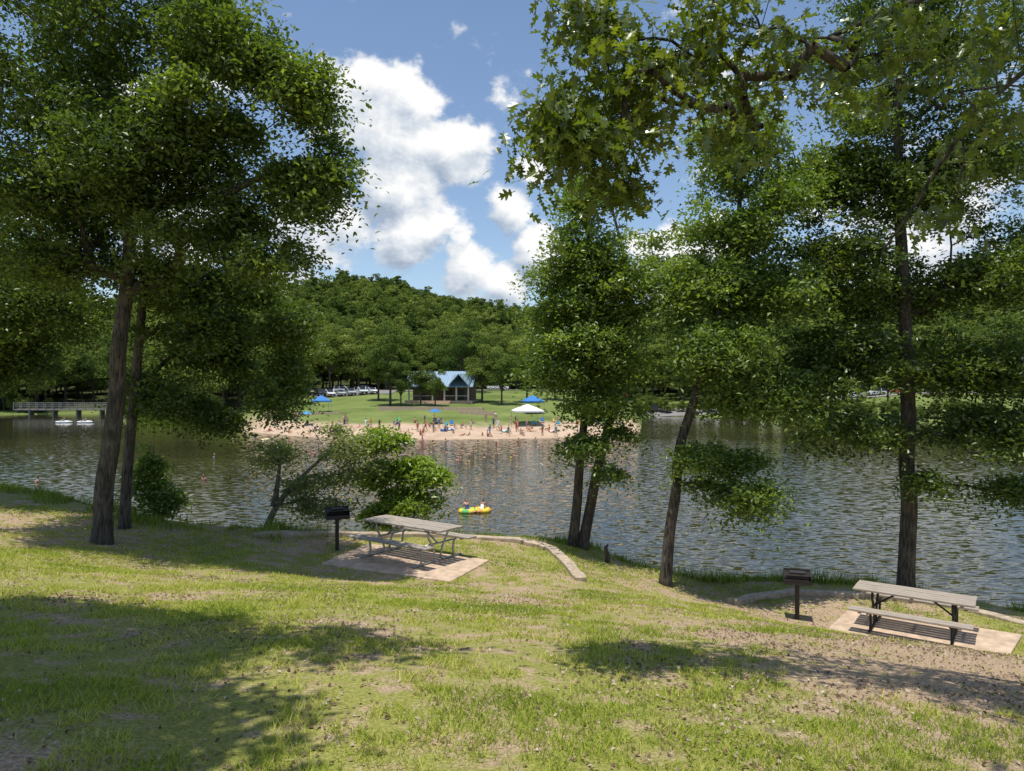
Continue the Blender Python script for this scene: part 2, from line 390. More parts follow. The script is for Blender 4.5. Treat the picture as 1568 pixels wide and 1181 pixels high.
# left trees
grow("oak_tree",[TR([(155,835),(165,700),(178,560),(190,470),(204,350),(188,250),(160,130),(150,0),(165,-200)],[.235,.215,.19,.175,.15,.12,.10,.08,.04],15.6),
   [(*from_px(204,350,15.6),.09),(*from_px(240,220,15.2),.075),(*from_px(300,80,14.6),.055),(*from_px(350,-60,14),.03)]],
 [B(120,60,15.5,220,150,3.0,240),B(350,40,14,105,90,1.6,95),B(395,150,13.6,110,75,1.3,100),B(450,235,13.4,85,42,1.0,52),B(478,290,13.6,62,32,.9,36),B(270,240,14.6,170,100,2.2,165),B(90,260,16,150,110,2.6,150),B(90,380,16,130,70,2.1,85),B(310,335,14.6,110,42,1.4,54),B(400,390,14,80,30,1.0,26),B(250,410,16,70,30,1.2,20),B(200,-140,15.2,220,110,2.8,90)],seed=1,zclear=.6)
grow("oak_tree",[TR([(190,790),(198,650),(213,520),(218,430),(225,300),(240,200)],[.15,.135,.12,.10,.08,.05],17.5)],
 [B(370,510,18,100,60,1.8,110),B(290,590,18,75,32,1.4,44),B(425,595,18,52,42,1.2,44),B(370,640,18,55,16,.9,14),B(260,440,18,120,45,1.8,64),B(330,450,18,100,40,1.6,54),B(300,530,18,80,40,1.6,46)],seed=2,zclear=-.6,lsize=.12)
grow("oak_tree",[[(-17,20.5,hz(-17,20.5)-.2,.25),(-16.6,20.5,0,.2),(-15.6,20.4,3,.16),(-14.5,20.2,6,.10),(-14,20,9,.05)]],
 [B(20,440,20,120,85,2.4,140),B(45,545,21,75,32,1.4,42),B(-60,300,20,170,150,3,90),B(-70,540,20,90,60,2.2,50),B(110,470,20,70,50,2,56)],seed=3,lsize=.13,zclear=-1.2)
# centre twin
grow("hickory_tree",[TR([(876,836),(886,740),(896,660),(905,560),(900,420),(895,300)],[.16,.14,.12,.10,.07,.04],19),
 TR([(890,836),(908,750),(930,670),(950,590),(962,500),(955,400),(930,300)],[.17,.155,.14,.12,.09,.06,.03],19,.05)],
 [B(892,315,19,36,48,1.2,40),B(872,400,19,62,60,1.6,80),B(950,430,19,66,85,1.8,100),B(862,500,18.5,60,52,1.5,78),B(930,545,19,70,55,1.6,78),B(842,568,18.5,46,26,1.1,30),B(918,615,18.7,50,26,1.1,32),B(893,685,18,40,20,.8,18),B(940,722,18.5,24,12,.4,6),B(958,665,18.5,24,12,.4,8)],seed=4,zclear=-2.2,lm=M_leafR,mult=1.4)
grow("hickory_tree",[TR([(1018,893),(1026,800),(1038,700),(1058,620),(1078,560),(1105,450),(1130,330),(1135,200),(1130,100)],[.17,.15,.14,.125,.11,.09,.07,.05,.03],17,.08)],
 [B(1130,200,17.5,65,55,1.8,52),B(1140,320,17.3,105,68,1.9,105),B(1065,430,17.2,70,55,1.6,78),B(1175,450,17.5,75,62,1.7,92),B(1085,530,16.8,85,42,1.4,96),B(1150,590,17,75,40,1.3,66),B(1112,705,16.5,58,22,1.0,34),B(1125,745,16.5,62,16,.9,26),B(1150,770,16.5,34,12,.7,10),B(1072,690,16.6,26,12,.4,8),B(1205,610,17.4,46,42,1.1,36)],seed=5,lsize=.116,zclear=-3.0,lm=M_leafR,mult=1.4)
grow("oak_tree",[TR([(1387,910),(1389,750),(1388,600),(1386,450),(1375,300),(1380,150),(1385,0),(1390,-150)],[.235,.215,.195,.175,.14,.11,.08,.04],17.8)],
 [B(1400,70,18,180,110,2.8,155),B(1270,240,18,80,85,2.0,92),B(1390,290,17.2,80,60,1.2,44),B(1480,240,18,130,100,2.4,124),B(1290,410,18,100,65,2.1,104),B(1480,410,18,125,70,2.2,120),B(1290,550,17.5,85,55,1.7,88),B(1500,550,17.5,115,55,1.9,102),B(1300,660,17.5,65,30,1.3,42),B(1520,660,17,90,38,1.4,54),B(1430,735,17,28,14,.5,9),B(1530,742,17,50,16,.7,16),B(1400,-100,18,200,80,3,70)],seed=6,lsize=.12,zclear=-2.4)
# saplings on the bank
grow("sapling",[[(-3.3,21,hz(-3.3,21)-.1,.05),(-3.35,21,-3.9,.04),(-3.3,21,-2.0,.02)],[(-3.2,21,hz(-3.2,21)-.1,.04),(-2.8,21,-3.6,.03),(-2.3,21,-2.7,.015)]],
 [B(585,672,21,34,20,.9,26),B(640,715,21,44,16,.9,30),B(580,725,21,38,24,.9,32),B(630,762,21,50,20,.9,34),B(590,785,21,36,16,.8,20),B(668,730,21,20,9,.4,8)],seed=8,leaves=60,lsize=.15,spread=.19,lm=M_leafB,zclear=-5,mult=1.3,hole=.36,nf=.95)
tl=TR([(395,812),(420,775),(455,735),(505,690)],[.10,.085,.06,.03],20)
grow("leaning_tree",[tl,[tl[1],(*from_px(432,690,20),.025)]],
 [B(420,690,20,40,30,.8,30),B(530,680,20,42,30,.8,34),B(475,735,20,66,22,.8,34),B(500,765,20,60,24,.8,34),B(545,720,20,30,24,.6,16),B(500,660,20,40,14,.6,10)],seed=9,leaves=40,lsize=.11,spread=.22,lm=M_leafG,bm=M_barkL,zclear=-5,hole=.42,tscale=1,mult=1.2,nf=.95)
grow("sapling",[[(-9.9,20,hz(-9.9,20)-.1,.04),(-9.9,20,-3.3,.03),(-9.85,20,-1.7,.015)]],
 [B(237,695,20,20,24,.45,15),B(228,735,20,34,26,.6,28),B(250,770,20,34,22,.6,22)],seed=10,leaves=50,lsize=.12,spread=.18,lm=M_leafR,zclear=-5,tscale=1,mult=1.4,hole=.30,nf=.95)
# overhanging lobed-leaf oak rooted to the right of the viewpoint
x0,y0=6.6,2.2
grow("pin_oak_tree",[[(x0,y0,hz(x0,y0)-.2,.28),(6.4,2.5,0.5,.24),(6.0,3.0,2.6,.20),(5.2,3.8,4.4,.15),(4.2,4.6,5.6,.10),(2.8,5.0,6.2,.05)],
  [(6.0,3.0,2.6,.10),(5.0,4.2,3.2,.06),(3.6,5.0,3.0,.035),(2.3,5.2,2.5,.02)],
  [(5.0,4.2,3.2,.04),(3.8,5.2,2.4,.025),(3.0,5.4,1.5,.015),(2.7,5.4,1.0,.008)]],
 [B(905,40,5.2,75,50,.5,24),B(850,180,5.0,45,35,.4,22),B(960,130,5.2,85,60,.6,32),B(1080,50,5.2,110,60,.7,28),B(900,215,5,60,32,.4,24),B(1110,185,5.3,70,45,.6,10),B(1000,285,5.2,55,20,.3,9),B(1230,80,5.2,110,55,.8,15),B(1400,60,5.2,150,60,.9,20),B(1520,180,5,80,60,.8,13),B(1420,330,5.2,50,20,.5,3),
  (4.3,4.2,5.0,2.1,1.1,.8,90),(5.2,3.4,4.8,1.8,1.5,.9,100),(3.0,2.6,4.3,1.9,.8,.5,60),(2.6,4.4,5.2,1.0,.8,.5,30)],
 seed=12,leaves=20,lsize=.13,spread=.12,oak=True,lm=M_leafO,zclear=1.6,hole=.34,twig=.0028,mult=1.2,nf=.95)
# tree to the left of the viewpoint (throws the big lawn shadow)
x0,y0=-8.6,1.6
grow("oak_tree",[[(x0,y0,hz(x0,y0)-.2,.25),(-8.4,1.9,1.5,.2),(-7.6,2.6,4,.15),(-6.6,3.4,5.6,.1),(-5,4,6.4,.05)]],
 [(-5.3,4.1,5.8,3.2,1.9,.9,270),(-8.5,3.5,6.5,2.5,2.4,1.2,80),(-3.2,2.4,5.4,1.4,1.1,.6,70)],seed=13,leaves=95,lsize=.13,spread=.25,zclear=2.0,hole=.34,mult=1.4,nf=.9)

# ------------------------------------------------------------ distant trees (shared models)
def far_tree(nm,seed,R,Ht,nleaf,ls,clear=.12,cone=0):
    rng=np.random.default_rng(seed)
    lob=[];nl=38
    for i in range(nl):
        d=rng.normal(size=3); d/=np.linalg.norm(d); r=rng.uniform(.35,1.0)
        zc=Ht*(clear+(1-clear)*.52); w_=1-cone*max(0,d[2])*.8; lob.append((d*r*np.array([R*.78*w_,R*.78*w_,Ht*(1-clear)*.42])+np.array([0,0,zc]),R*rng.uniform(.15,.36)*(1-.4*cone)))
    pr=np.array([l[1]**2 for l in lob]); ids=rng.choice(nl,nleaf,p=pr/pr.sum()); cen=np.array([l[0] for l in lob])[ids]; rad=np.array([l[1] for l in lob])[ids]
    d=rng.normal(size=(nleaf,3)); d/=np.linalg.norm(d,axis=1)[:,None]; d[:,2]=np.where(d[:,2]<-.3,-d[:,2],d[:,2])
    C=cen+d*(rad*rng.uniform(.7,1.25,nleaf))[:,None]*np.array([1,1,.75])
    nr=d+rng.normal(size=(nleaf,3))*.6; nr/=np.linalg.norm(nr,axis=1)[:,None]
    a=rng.normal(size=(nleaf,3)); a-=nr*np.sum(a*nr,1)[:,None]; a/=np.linalg.norm(a,axis=1)[:,None]; w=np.cross(nr,a)
    s=(ls*rng.uniform(.5,1.3,nleaf))[:,None]
    Vv=np.stack([C-a*s*.5,C+w*s*.38,C+a*s*.5,C-w*s*.38],1).reshape(-1,3)
    Fv=np.arange(4*nleaf).reshape(nleaf,4)
    tint=.5*rng.uniform(0,1,nl)[ids]+.5*rng.uniform(0,1,nleaf)
    mb=MB(); mb.tube([(0,0,-1),(0,0,Ht*.2),(R*.05,0,Ht*.5),(0,0,Ht*.8)],[R*.055,R*.045,R*.03,R*.01],7)
    for l in lob[::3]: mb.tube([(0,0,Ht*.22),tuple((l[0]*.5+np.array([0,0,Ht*.15]))),tuple(l[0])],[R*.025,R*.016,R*.006],5)
    Vt=np.array(mb.v); Ft=np.array([f for f in mb.f if len(f)==4])
    Vv=np.r_[Vt,Vv]; Fv=np.r_[Ft,Fv+len(Vt)]; tint=np.r_[np.zeros(len(Vt)),np.repeat(tint,4)]
    return np_mesh(nm,Vv,Fv,[M_bark,M_leafF],tint=tint,midx=np.r_[np.zeros(len(Ft)),np.ones(len(Fv)-len(Ft))])
colF=bpy.data.collections.new("distant_tree_models"); colM=bpy.data.collections.new("shore_tree_models")
for i,(R_,H_,cn_) in enumerate([(5.2,12,0),(6.2,14,.1),(5.0,14,.3),(3.8,15,.6)]):
    o_=bpy.data.objects.new("far_model_%d"%i,far_tree("far_crown_%d"%i,50+i,R_,H_,2300,.66,.1,cn_)); colF.objects.link(o_)
MID=[far_tree("mid_crown_%d"%i,70+i,5.0+.4*i,15+i,8000,.40,[.2,.1,.05,.03][i]) for i in range(4)]
for i in range(4): colM.objects.link(bpy.data.objects.new("mid_model_%d"%i,MID[i]))
def scatter(name,pts,scl,coll,seed=0):
    rng=np.random.default_rng(seed); n=len(pts)
    me=bpy.data.meshes.new(name); me.vertices.add(n); me.vertices.foreach_set("co",np.asarray(pts,np.float32).ravel())
    a=me.attributes.new("rot",'FLOAT_VECTOR','POINT'); r=np.zeros((n,3),np.float32); r[:,2]=rng.uniform(0,6.28,n); r[:,:2]=rng.normal(size=(n,2))*.05; a.data.foreach_set("vector",r.ravel())
    a=me.attributes.new("scl",'FLOAT','POINT'); a.data.foreach_set("value",np.asarray(scl,np.float32))
    a=me.attributes.new("idx",'INT','POINT'); a.data.foreach_set("value",rng.integers(0,4,n).astype(np.int32))
    o=obj(name,me); g=bpy.data.node_groups.new(name,'GeometryNodeTree')
    g.interface.new_socket("Geometry",in_out='INPUT',socket_type='NodeSocketGeometry'); g.interface.new_socket("Geometry",in_out='OUTPUT',socket_type='NodeSocketGeometry')
    gi=g.nodes.new("NodeGroupInput"); go=g.nodes.new("NodeGroupOutput"); ci=g.nodes.new("GeometryNodeCollectionInfo"); ip=g.nodes.new("GeometryNodeInstanceOnPoints")
    ci.inputs["Collection"].default_value=coll; ci.inputs["Separate Children"].default_value=True; ci.inputs["Reset Children"].default_value=True
    def na(nm,t):
        q=g.nodes.new("GeometryNodeInputNamedAttribute"); q.data_type=t; q.inputs[0].default_value=nm; return q.outputs[0]
    g.links.new(gi.outputs[0],ip.inputs["Points"]); g.links.new(ci.outputs[0],ip.inputs["Instance"]); ip.inputs["Pick Instance"].default_value=True
    g.links.new(na("idx",'INT'),ip.inputs["Instance Index"]); g.links.new(na("rot",'FLOAT_VECTOR'),ip.inputs["Rotation"]); g.links.new(na("scl",'FLOAT'),ip.inputs["Scale"])
    g.links.new(ip.outputs[0],go.inputs[0]); md=o.modifiers.new("scatter",'NODES'); md.node_group=g
    return o
def gridpts(x0,x1,y0,y1,st,seed):
    rng=np.random.default_rng(seed); X,Y=np.meshgrid(np.arange(x0,x1,st),np.arange(y0,y1,st)); X=X.ravel()+rng.uniform(-.6,.6,X.size)*st; Y=Y.ravel()+rng.uniform(-.6,.6,Y.size)*st
    return X,Y,rng
X,Y,rg=gridpts(-340,340,222,450,6.0,1)
Zs=H(X,Y)[0]; k=np.abs(X)<Y*.8+10
scatter("hillside_forest",np.c_[X,Y,Zs-.5][k],rg.triangular(.45,.8,1.3,k.sum()),colF,1)
X,Y,rg=gridpts(-230,230,120,222,6.2,2)
Zs,_,t2s,_=H(X,Y)
k=(t2s>2)&((X<-50)|(Y>196)) & ~((X>-52)&(X<-26)&(Y<200))
k&=~((np.abs(X+110)<13)&(Y<202))
scatter("lakeside_forest",np.c_[X,Y,Zs-.3][k],rg.uniform(.7,1.25,k.sum()),colM,2)
sx=np.r_[RNG.uniform(-200,-48,300),RNG.uniform(26,200,300)]; sy=np.interp(sx,SX,SY)+RNG.uniform(.5,5,len(sx)); Zs=H(sx,sy)[0]
k=(np.abs(sx+110)>13)
scatter("shoreline_shrubs",np.c_[sx,sy,Zs-.3][k],RNG.uniform(.14,.30,k.sum()),colM,3)
for i,(x,y,s) in enumerate([(-23.5,140,.98),(-17.5,139,.62),(-28,152,.85),(-45,152,.8),(-50,141,.85),(-6,146,.85),(-2,141,.75),(3,146,.7),(9,152,.8),(16,150,.8),(-47,187,1.1),(-12,168,1.0),(24,165,.9),(30,190,1.0),(-33,190,1.2),(44,186,.8),(58,182,.9),(52,190,1.0),(-16,182,1.1),(-40,189,1.1),(10,140,.6),(-14.5,137,.5),(-21,137,.6),
   (72,168,.8),(84,162,.9),(98,150,.85),(112,160,1.0),(78,188,1.1),(92,190,1.0),(106,186,1.1),(124,176,1.1),(120,145,.8),(138,150,1.0),(136,132,.8),(66,190,1.0)]):
    obj("shade_tree",MID[i%2 if s<1 else i%4],loc=(x,y,hz(x,y)-.1),rz=i*1.7).scale=(s,s,s)

# ------------------------------------------------------------ grass, weeds, litter
def blades(x,y,z,hh,ww,rng,lean=.5):
    n=len(x); a=rng.uniform(0,6.283,n); l=rng.normal(size=(n,2))*lean*hh[:,None]
    c,s=np.cos(a)*ww/2,np.sin(a)*ww/2
    V=np.stack([np.c_[x-c,y-s,z-.01],np.c_[x+c,y+s,z-.01],np.c_[x+l[:,0],y+l[:,1],z+hh]],1).reshape(-1,3)
    return V,np.arange(3*n).reshape(n,3)
def Zg(x,y):
    z,_,_,t=H(x,y); return z+(fbm(x*1.3,y*1.3,s=21)-.5)*.07+(vn(x*5,y*5,s=22)-.5)*.02,t
rng=np.random.default_rng(3)
n_=560000
y=2.2+ (19.5-2.2)*rng.uniform(0,1,n_)**1.15; x=rng.uniform(-1,1,n_)*(y*.78+1.8)
pm=fbm(x*.7,y*.7,s=31); pf=fbm(x*4.5,y*4.5,s=32,o=3)
dm=np.exp(-((x-4.6)**2/10+(y-7)**2/14))+np.exp(-((x-6)**2/5+(y-13)**2/6))+.5*np.exp(-((x+.2)**2/4+(y-12)**2/8))
den=np.clip((pm*.5+pf*.5-.43-.17*dm)*8,0.03,1)
z,t=Zg(x,y)
def inpoly(x,y,P):
    r=np.zeros(len(x),bool); j=len(P)-1
    for i in range(len(P)):
        xi,yi=P[i];xj,yj=P[j]; c=((yi>y)!=(yj>y))&(x<(xj-xi)*(y-yi)/(yj-yi+1e-12)+xi); r^=c; j=i
    return r
PAD1=[(-4.12,15.65),(-1.2,14.2),(-.5,15.95),(-3.5,17.6)]
PAD2=[(6.1,14.25),(8.3,12.35),(10.0,14.2),(7.4,15.9)]
k=(rng.uniform(0,1,n_)<den)&~inpoly(x,y,PAD1)&~inpoly(x,y,PAD2)&(t<1.5)
x,y,z,pf,pm=x[k],y[k],z[k],pf[k],pm[k]
hh=rng.uniform(.02,.05,len(x))*(.6+.8*pf); ww=.005+.0009*y
Vb,Fb=blades(x,y,z,hh,ww,rng,.8)
tint=np.clip(rng.uniform(0,.75,len(x))+ (.5-pm)*1.2+.08,0,1)
obj("grass",np_mesh("grass",Vb,Fb,[M_grass],tint=np.repeat(tint,3)))
n_=90000; y=2.2+17*rng.uniform(0,1,n_)**1.1; x=rng.uniform(-1,1,n_)*(y*.78+1.8); dm=fbm(x*.8,y*.8,s=41)+.2*np.exp(-((x-4.6)**2/10+(y-7)**2/14))
k=(rng.uniform(0,1,n_)<np.clip((dm-.45)*5,.10,1)*np.clip(.3+y/14,0,1)); x,y=x[k],y[k]; z,t=Zg(x,y)
LV,LF=leaf_mesh_data(np.c_[x,y,z+.010],.034,rng,1.6,.3)
obj("leaf_litter",np_mesh("leaf_litter",LV,LF,[M_litter],tint=np.repeat(rng.uniform(0,1,len(x))**1.4,4)))
n_=60000; x=rng.uniform(-26,16,n_); yc=np.interp(x,CX,CY); y=yc+rng.normal(size=n_)*.8+.5
k=(y>yc-.25-.9*(x<-5.5))&(y<yc+3.2)&(fbm(x*.9,y*.9,s=51)>.40); x,y=x[k],y[k]; z,t=Zg(x,y)
cl=fbm(x*1.2,y*1.2,s=52); hh=rng.uniform(.12,.55,len(x))*np.clip(cl*1.6-.2,.2,1)*np.where((x>-4.6)&(x<1.2),.5,.9)
Vb,Fb=blades(x,y,z,hh,np.full(len(x),.02),rng,.35)
obj("bank_weeds",np_mesh("bank_weeds",Vb,Fb,[M_weed],tint=np.repeat(rng.uniform(0,1,len(x)),3)))
n_=9000; x=rng.uniform(-72,-47,n_); y=np.interp(x,SX,SY)+rng.uniform(-1.5,5,n_); z=np.maximum(H(x,y)[0],WZ-.3)
Vb,Fb=blades(x,y,z,rng.uniform(1.0,2.4,n_),np.full(n_,.13),rng,.18)
obj("reeds",np_mesh("reeds",Vb,Fb,[M_weed],tint=np.repeat(rng.uniform(.3,.9,n_),3)))

# ------------------------------------------------------------ pads, curbs
M_conc=simple("weathered_concrete",(.48,.36,.255),.9,0,.28,5,.3)
M_curb=simple("stone_curb",(.40,.32,.23),.9,0,.38,7,.4)
def pad(P,zt):
    mb=MB(); mb.prism(P,zt-.25,zt,0); o=obj("concrete_pad",mb.mesh("concrete_pad",[M_conc])); bev(o,.02)
pad(PAD1,-3.83); pad(PAD2,-4.87)
def curb(pts,w=.26,hgt=.10):
    mb=MB(); pts=[Vector(p) for p in pts]; Q=[]
    for a,b in zip(pts[:-1],pts[1:]):
        n=max(1,int((b-a).length/.35)); Q+=[a.lerp(b,i/n) for i in range(n)]
    Q.append(pts[-1]); L=[];R=[]
    for i,p in enumerate(Q):
        t=(Q[min(i+1,len(Q)-1)]-Q[max(0,i-1)]).normalized(); nn=Vector((-t.y,t.x)); ww=w/2*random.uniform(.9,1.1); L.append(p+nn*ww);R.append(p-nn*ww)
    V=[];F=[]
    for i,p in enumerate(Q):
        zt=hz(p.x,p.y)+hgt+random.uniform(-.012,.012)
        V+=[(L[i].x,L[i].y,zt-.7),(L[i].x,L[i].y,zt),(R[i].x,R[i].y,zt),(R[i].x,R[i].y,zt-.7)]
    for i in range(len(Q)-1):
        for k in range(3): F.append((4*i+k,4*i+k+1,4*i+5+k,4*i+4+k))
    F+=[(0,3,2,1),(4*len(Q)-4,4*len(Q)-3,4*len(Q)-2,4*len(Q)-1)]
    mb.add(V,F); o=obj("stone_curb",mb.mesh("stone_curb",[M_curb])); bev(o,.02)
curb([(-6.2,17.4),(-4.2,18.2),(-2,18.75),(0.2,18.6),(1.0,17.9),(1.3,16.6),(1.42,14.9)])
curb([(4.9,16.1),(5.7,16.8),(6.6,17.2),(8.2,16.9),(10.0,16.3),(10.9,15.2),(11.0,13.6)])

# ------------------------------------------------------------ picnic tables / grills
M_wood,nt,bs,o=mat("weathered_grey_wood")
g=N(nt,"ShaderNodeTexCoord").outputs["Object"]; mp=N(nt,"ShaderNodeMapping"); mp.inputs["Scale"].default_value=(.06,1,1); nt.links.new(g,mp.inputs[0])
f=noise_n(nt,60,5,.7,mp.outputs[0]); f2=noise_n(nt,5,3,.6,g)
nt.links.new(mixc(nt,math_n(nt,'MULTIPLY',f2,.6),ramp(nt,f,[(.35,(.16,.13,.10)),(.65,(.46,.40,.33))]),(.37,.32,.265)),bs.inputs["Base Color"]); bs.inputs["Roughness"].default_value=.85; bump(nt,bs,f,.4,.01)
M_galv=simple("galvanised_pipe",(.36,.37,.36),.4,.6,.15,20)
M_rust=simple("dark_steel",(.035,.03,.028),.6,.3,.5,30,.2)
def table(loc,rz,pipe,ln=2.38):
    root=bpy.data.objects.new("picnic_table",None); scene.collection.objects.link(root); root.location=loc; root.rotation_euler=(0,0,rz)
    mb=MB()
    for i in range(5): mb.box((random.uniform(-.008,.008),-.31+.155*i,.745+random.uniform(-.002,.002)),(ln,.135,.038))
    o=obj("tabletop",mb.mesh("tabletop",[M_wood]),root); bev(o,.006)
    for sg,nm in((-1,"bench_front"),(1,"bench_back")):
        mb=MB()
        for j in(-.5,.5): mb.box((0,sg*.70+j*.15,.445),(ln,.135,.038))
        o=obj(nm,mb.mesh(nm,[M_wood]),root); bev(o,.006)
    for i,sx_ in enumerate((-ln*.33,ln*.33)):
        mb=MB(); r=.024
        for sg in(-1,1):
            mb.tube([(sx_,sg*.84,.42),(sx_,sg*.60,.42),(sx_,sg*.53,.36),(sx_,sg*.50,.14),(sx_,sg*.54,.045),(sx_,sg*.62,.026),(sx_,sg*.78,.026)],r,8)
            mb.tube([(sx_,sg*.30,.72),(sx_,sg*.33,.60),(sx_,sg*.14,.30),(sx_,sg*.08,.10),(sx_,sg*.14,.035),(sx_,sg*.62,.026)],r,8)
        mb.tube([(sx_,-.36,.715),(sx_,.36,.715)],r*.8,8); mb.tube([(sx_,-.60,.40),(sx_,.60,.40)],r*.9,8)
        mb.tube([(sx_,0,.40),(sx_*.35,0,.715)],r*.8,8)
        obj("pipe_frame_%d"%(i+1),mb.mesh("pipe_frame",[pipe],True),root)
    mb=MB()
    for sx_ in(-.4*ln,0,.4*ln): mb.box((sx_,0,.708),(.06,.70,.032))
    for sx_ in(-.4*ln,.4*ln):
        for sg in(-1,1): mb.box((sx_,sg*.70,.410),(.06,.27,.028))
    obj("cleats",mb.mesh("cleats",[M_wood]),root)
table((-2.25,16.25,-3.83),math.radians(-36),M_galv)
table((7.98,14.4,-4.87),math.radians(-36),M_rust,2.1)
def grill(x,y,rz):
    root=bpy.data.objects.new("park_grill",None); scene.collection.objects.link(root); root.location=(x,y,hz(x,y)); root.rotation_euler=(0,0,rz)
    mb=MB(); mb.tube([(0,0,-.1),(0,0,.72)],.045,10); mb.tube([(0,0,.70),(0,0,.76)],.07,10); obj("post",mb.mesh("post",[M_rust]),root)
    mb=MB(); w,d,z0,z1=.27,.20,.76,1.0
    mb.box((0,0,z0),(2*w,2*d,.012)); mb.box((0,d,(z0+z1)/2),(2*w,.012,z1-z0))
    for s in(-1,1):
        mb.add([(s*w,-d,z0),(s*w,d,z0),(s*w,d,z1),(s*w,-d*.9,z1-.07),(s*(w-.012),-d,z0),(s*(w-.012),d,z0),(s*(w-.012),d,z1),(s*(w-.012),-d*.9,z1-.07)],[(0,1,2,3),(7,6,5,4),(0,4,5,1),(1,5,6,2),(2,6,7,3),(3,7,4,0)])
    mb.box((0,-d,z0+.04),(2*w,.012,.08)); obj("firebox",mb.mesh("firebox",[M_rust]),root)
    mb=MB()
    for i in range(14): yy=-d-.03+i*(2*d+.02)/13; mb.tube([(-w+.01,yy,.955),(w-.01,yy,.955)],.006,5)
    for xx in(-w+.02,w-.02): mb.tube([(xx,-d-.14,.955),(xx,d,.955)],.008,5); mb.tube([(xx,-d-.14,.955),(xx,-d-.24,.965)],.014,6)
    mb.box((0,-.02,.985),(.30,.22,.014)); obj("grate",mb.mesh("grate",[M_rust]),root)
grill(-4.1,17.0,.35); grill(5.98,15.2,-.3)
mb=MB(); x,y=2.35,17.9; z=hz(x,y); mb.tube([(x,y,z-.1),(x+.01,y,z+.2),(x-.04,y,z+.38),(x+.03,y,z+.47)],[.07,.055,.05,.015],8); obj("tree_stump",mb.mesh("tree_stump",[M_bark],True))

# ------------------------------------------------------------ footbridge
M_rail=simple("bridge_grey_wood",(.26,.25,.22),.8,0,.2,3)
mb=MB(); xa,xb,yb=-126,-99,184.
mb.box(((xa+xb)/2,yb,-6.1),(xb-xa,2.2,.3))
for s in(-1,1):
    for zz in(-5.4,-4.9,-4.4): mb.box(((xa+xb)/2,yb+s*1.05,zz),(xb-xa,.08,.12))
    for i in range(14): mb.box((xa+i*2+.3,yb+s*1.18,-5.15),(.16,.14,1.8))
for i in range(4): mb.box((xa+4+i*6,yb,-7.4),(.4,1.8,2.4))
obj("footbridge",mb.mesh("footbridge",[M_rail]))

# ------------------------------------------------------------ parking lot / road
M_asph=simple("asphalt",(.20,.19,.18),.9,0,.2,.6)
M_white=simple("white_paint",(.75,.75,.73),.6,0,.05,3)
def sheet(name,x0,x1,y0,y1,m,off=.05,st=2.5):
    X,Y=np.meshgrid(np.linspace(x0,x1,max(2,int((x1-x0)/st)+1)),np.linspace(y0,y1,max(2,int((y1-y0)/st)+1))); Z_=H(X,Y)[0]+off
    a,b=X.shape; I=np.arange(a*b).reshape(a,b)
    return obj(name,np_mesh(name,np.c_[X.ravel(),Y.ravel(),Z_.ravel()],np.c_[I[:-1,:-1].ravel(),I[:-1,1:].ravel(),I[1:,1:].ravel(),I[1:,:-1].ravel()],[m],smooth=True))
sheet("parking_lot",-56,-28,168,184,M_asph,.12)
sheet("road",-28,140,176,183,M_asph,.14,1.2)
mb=MB()
for i in range(10):
    x=-54+i*2.8; mb.box((x,172,hz(x,172)+.16),(.12,4.6,.01))
obj("parking_markings",mb.mesh("parking_markings",[M_white]))

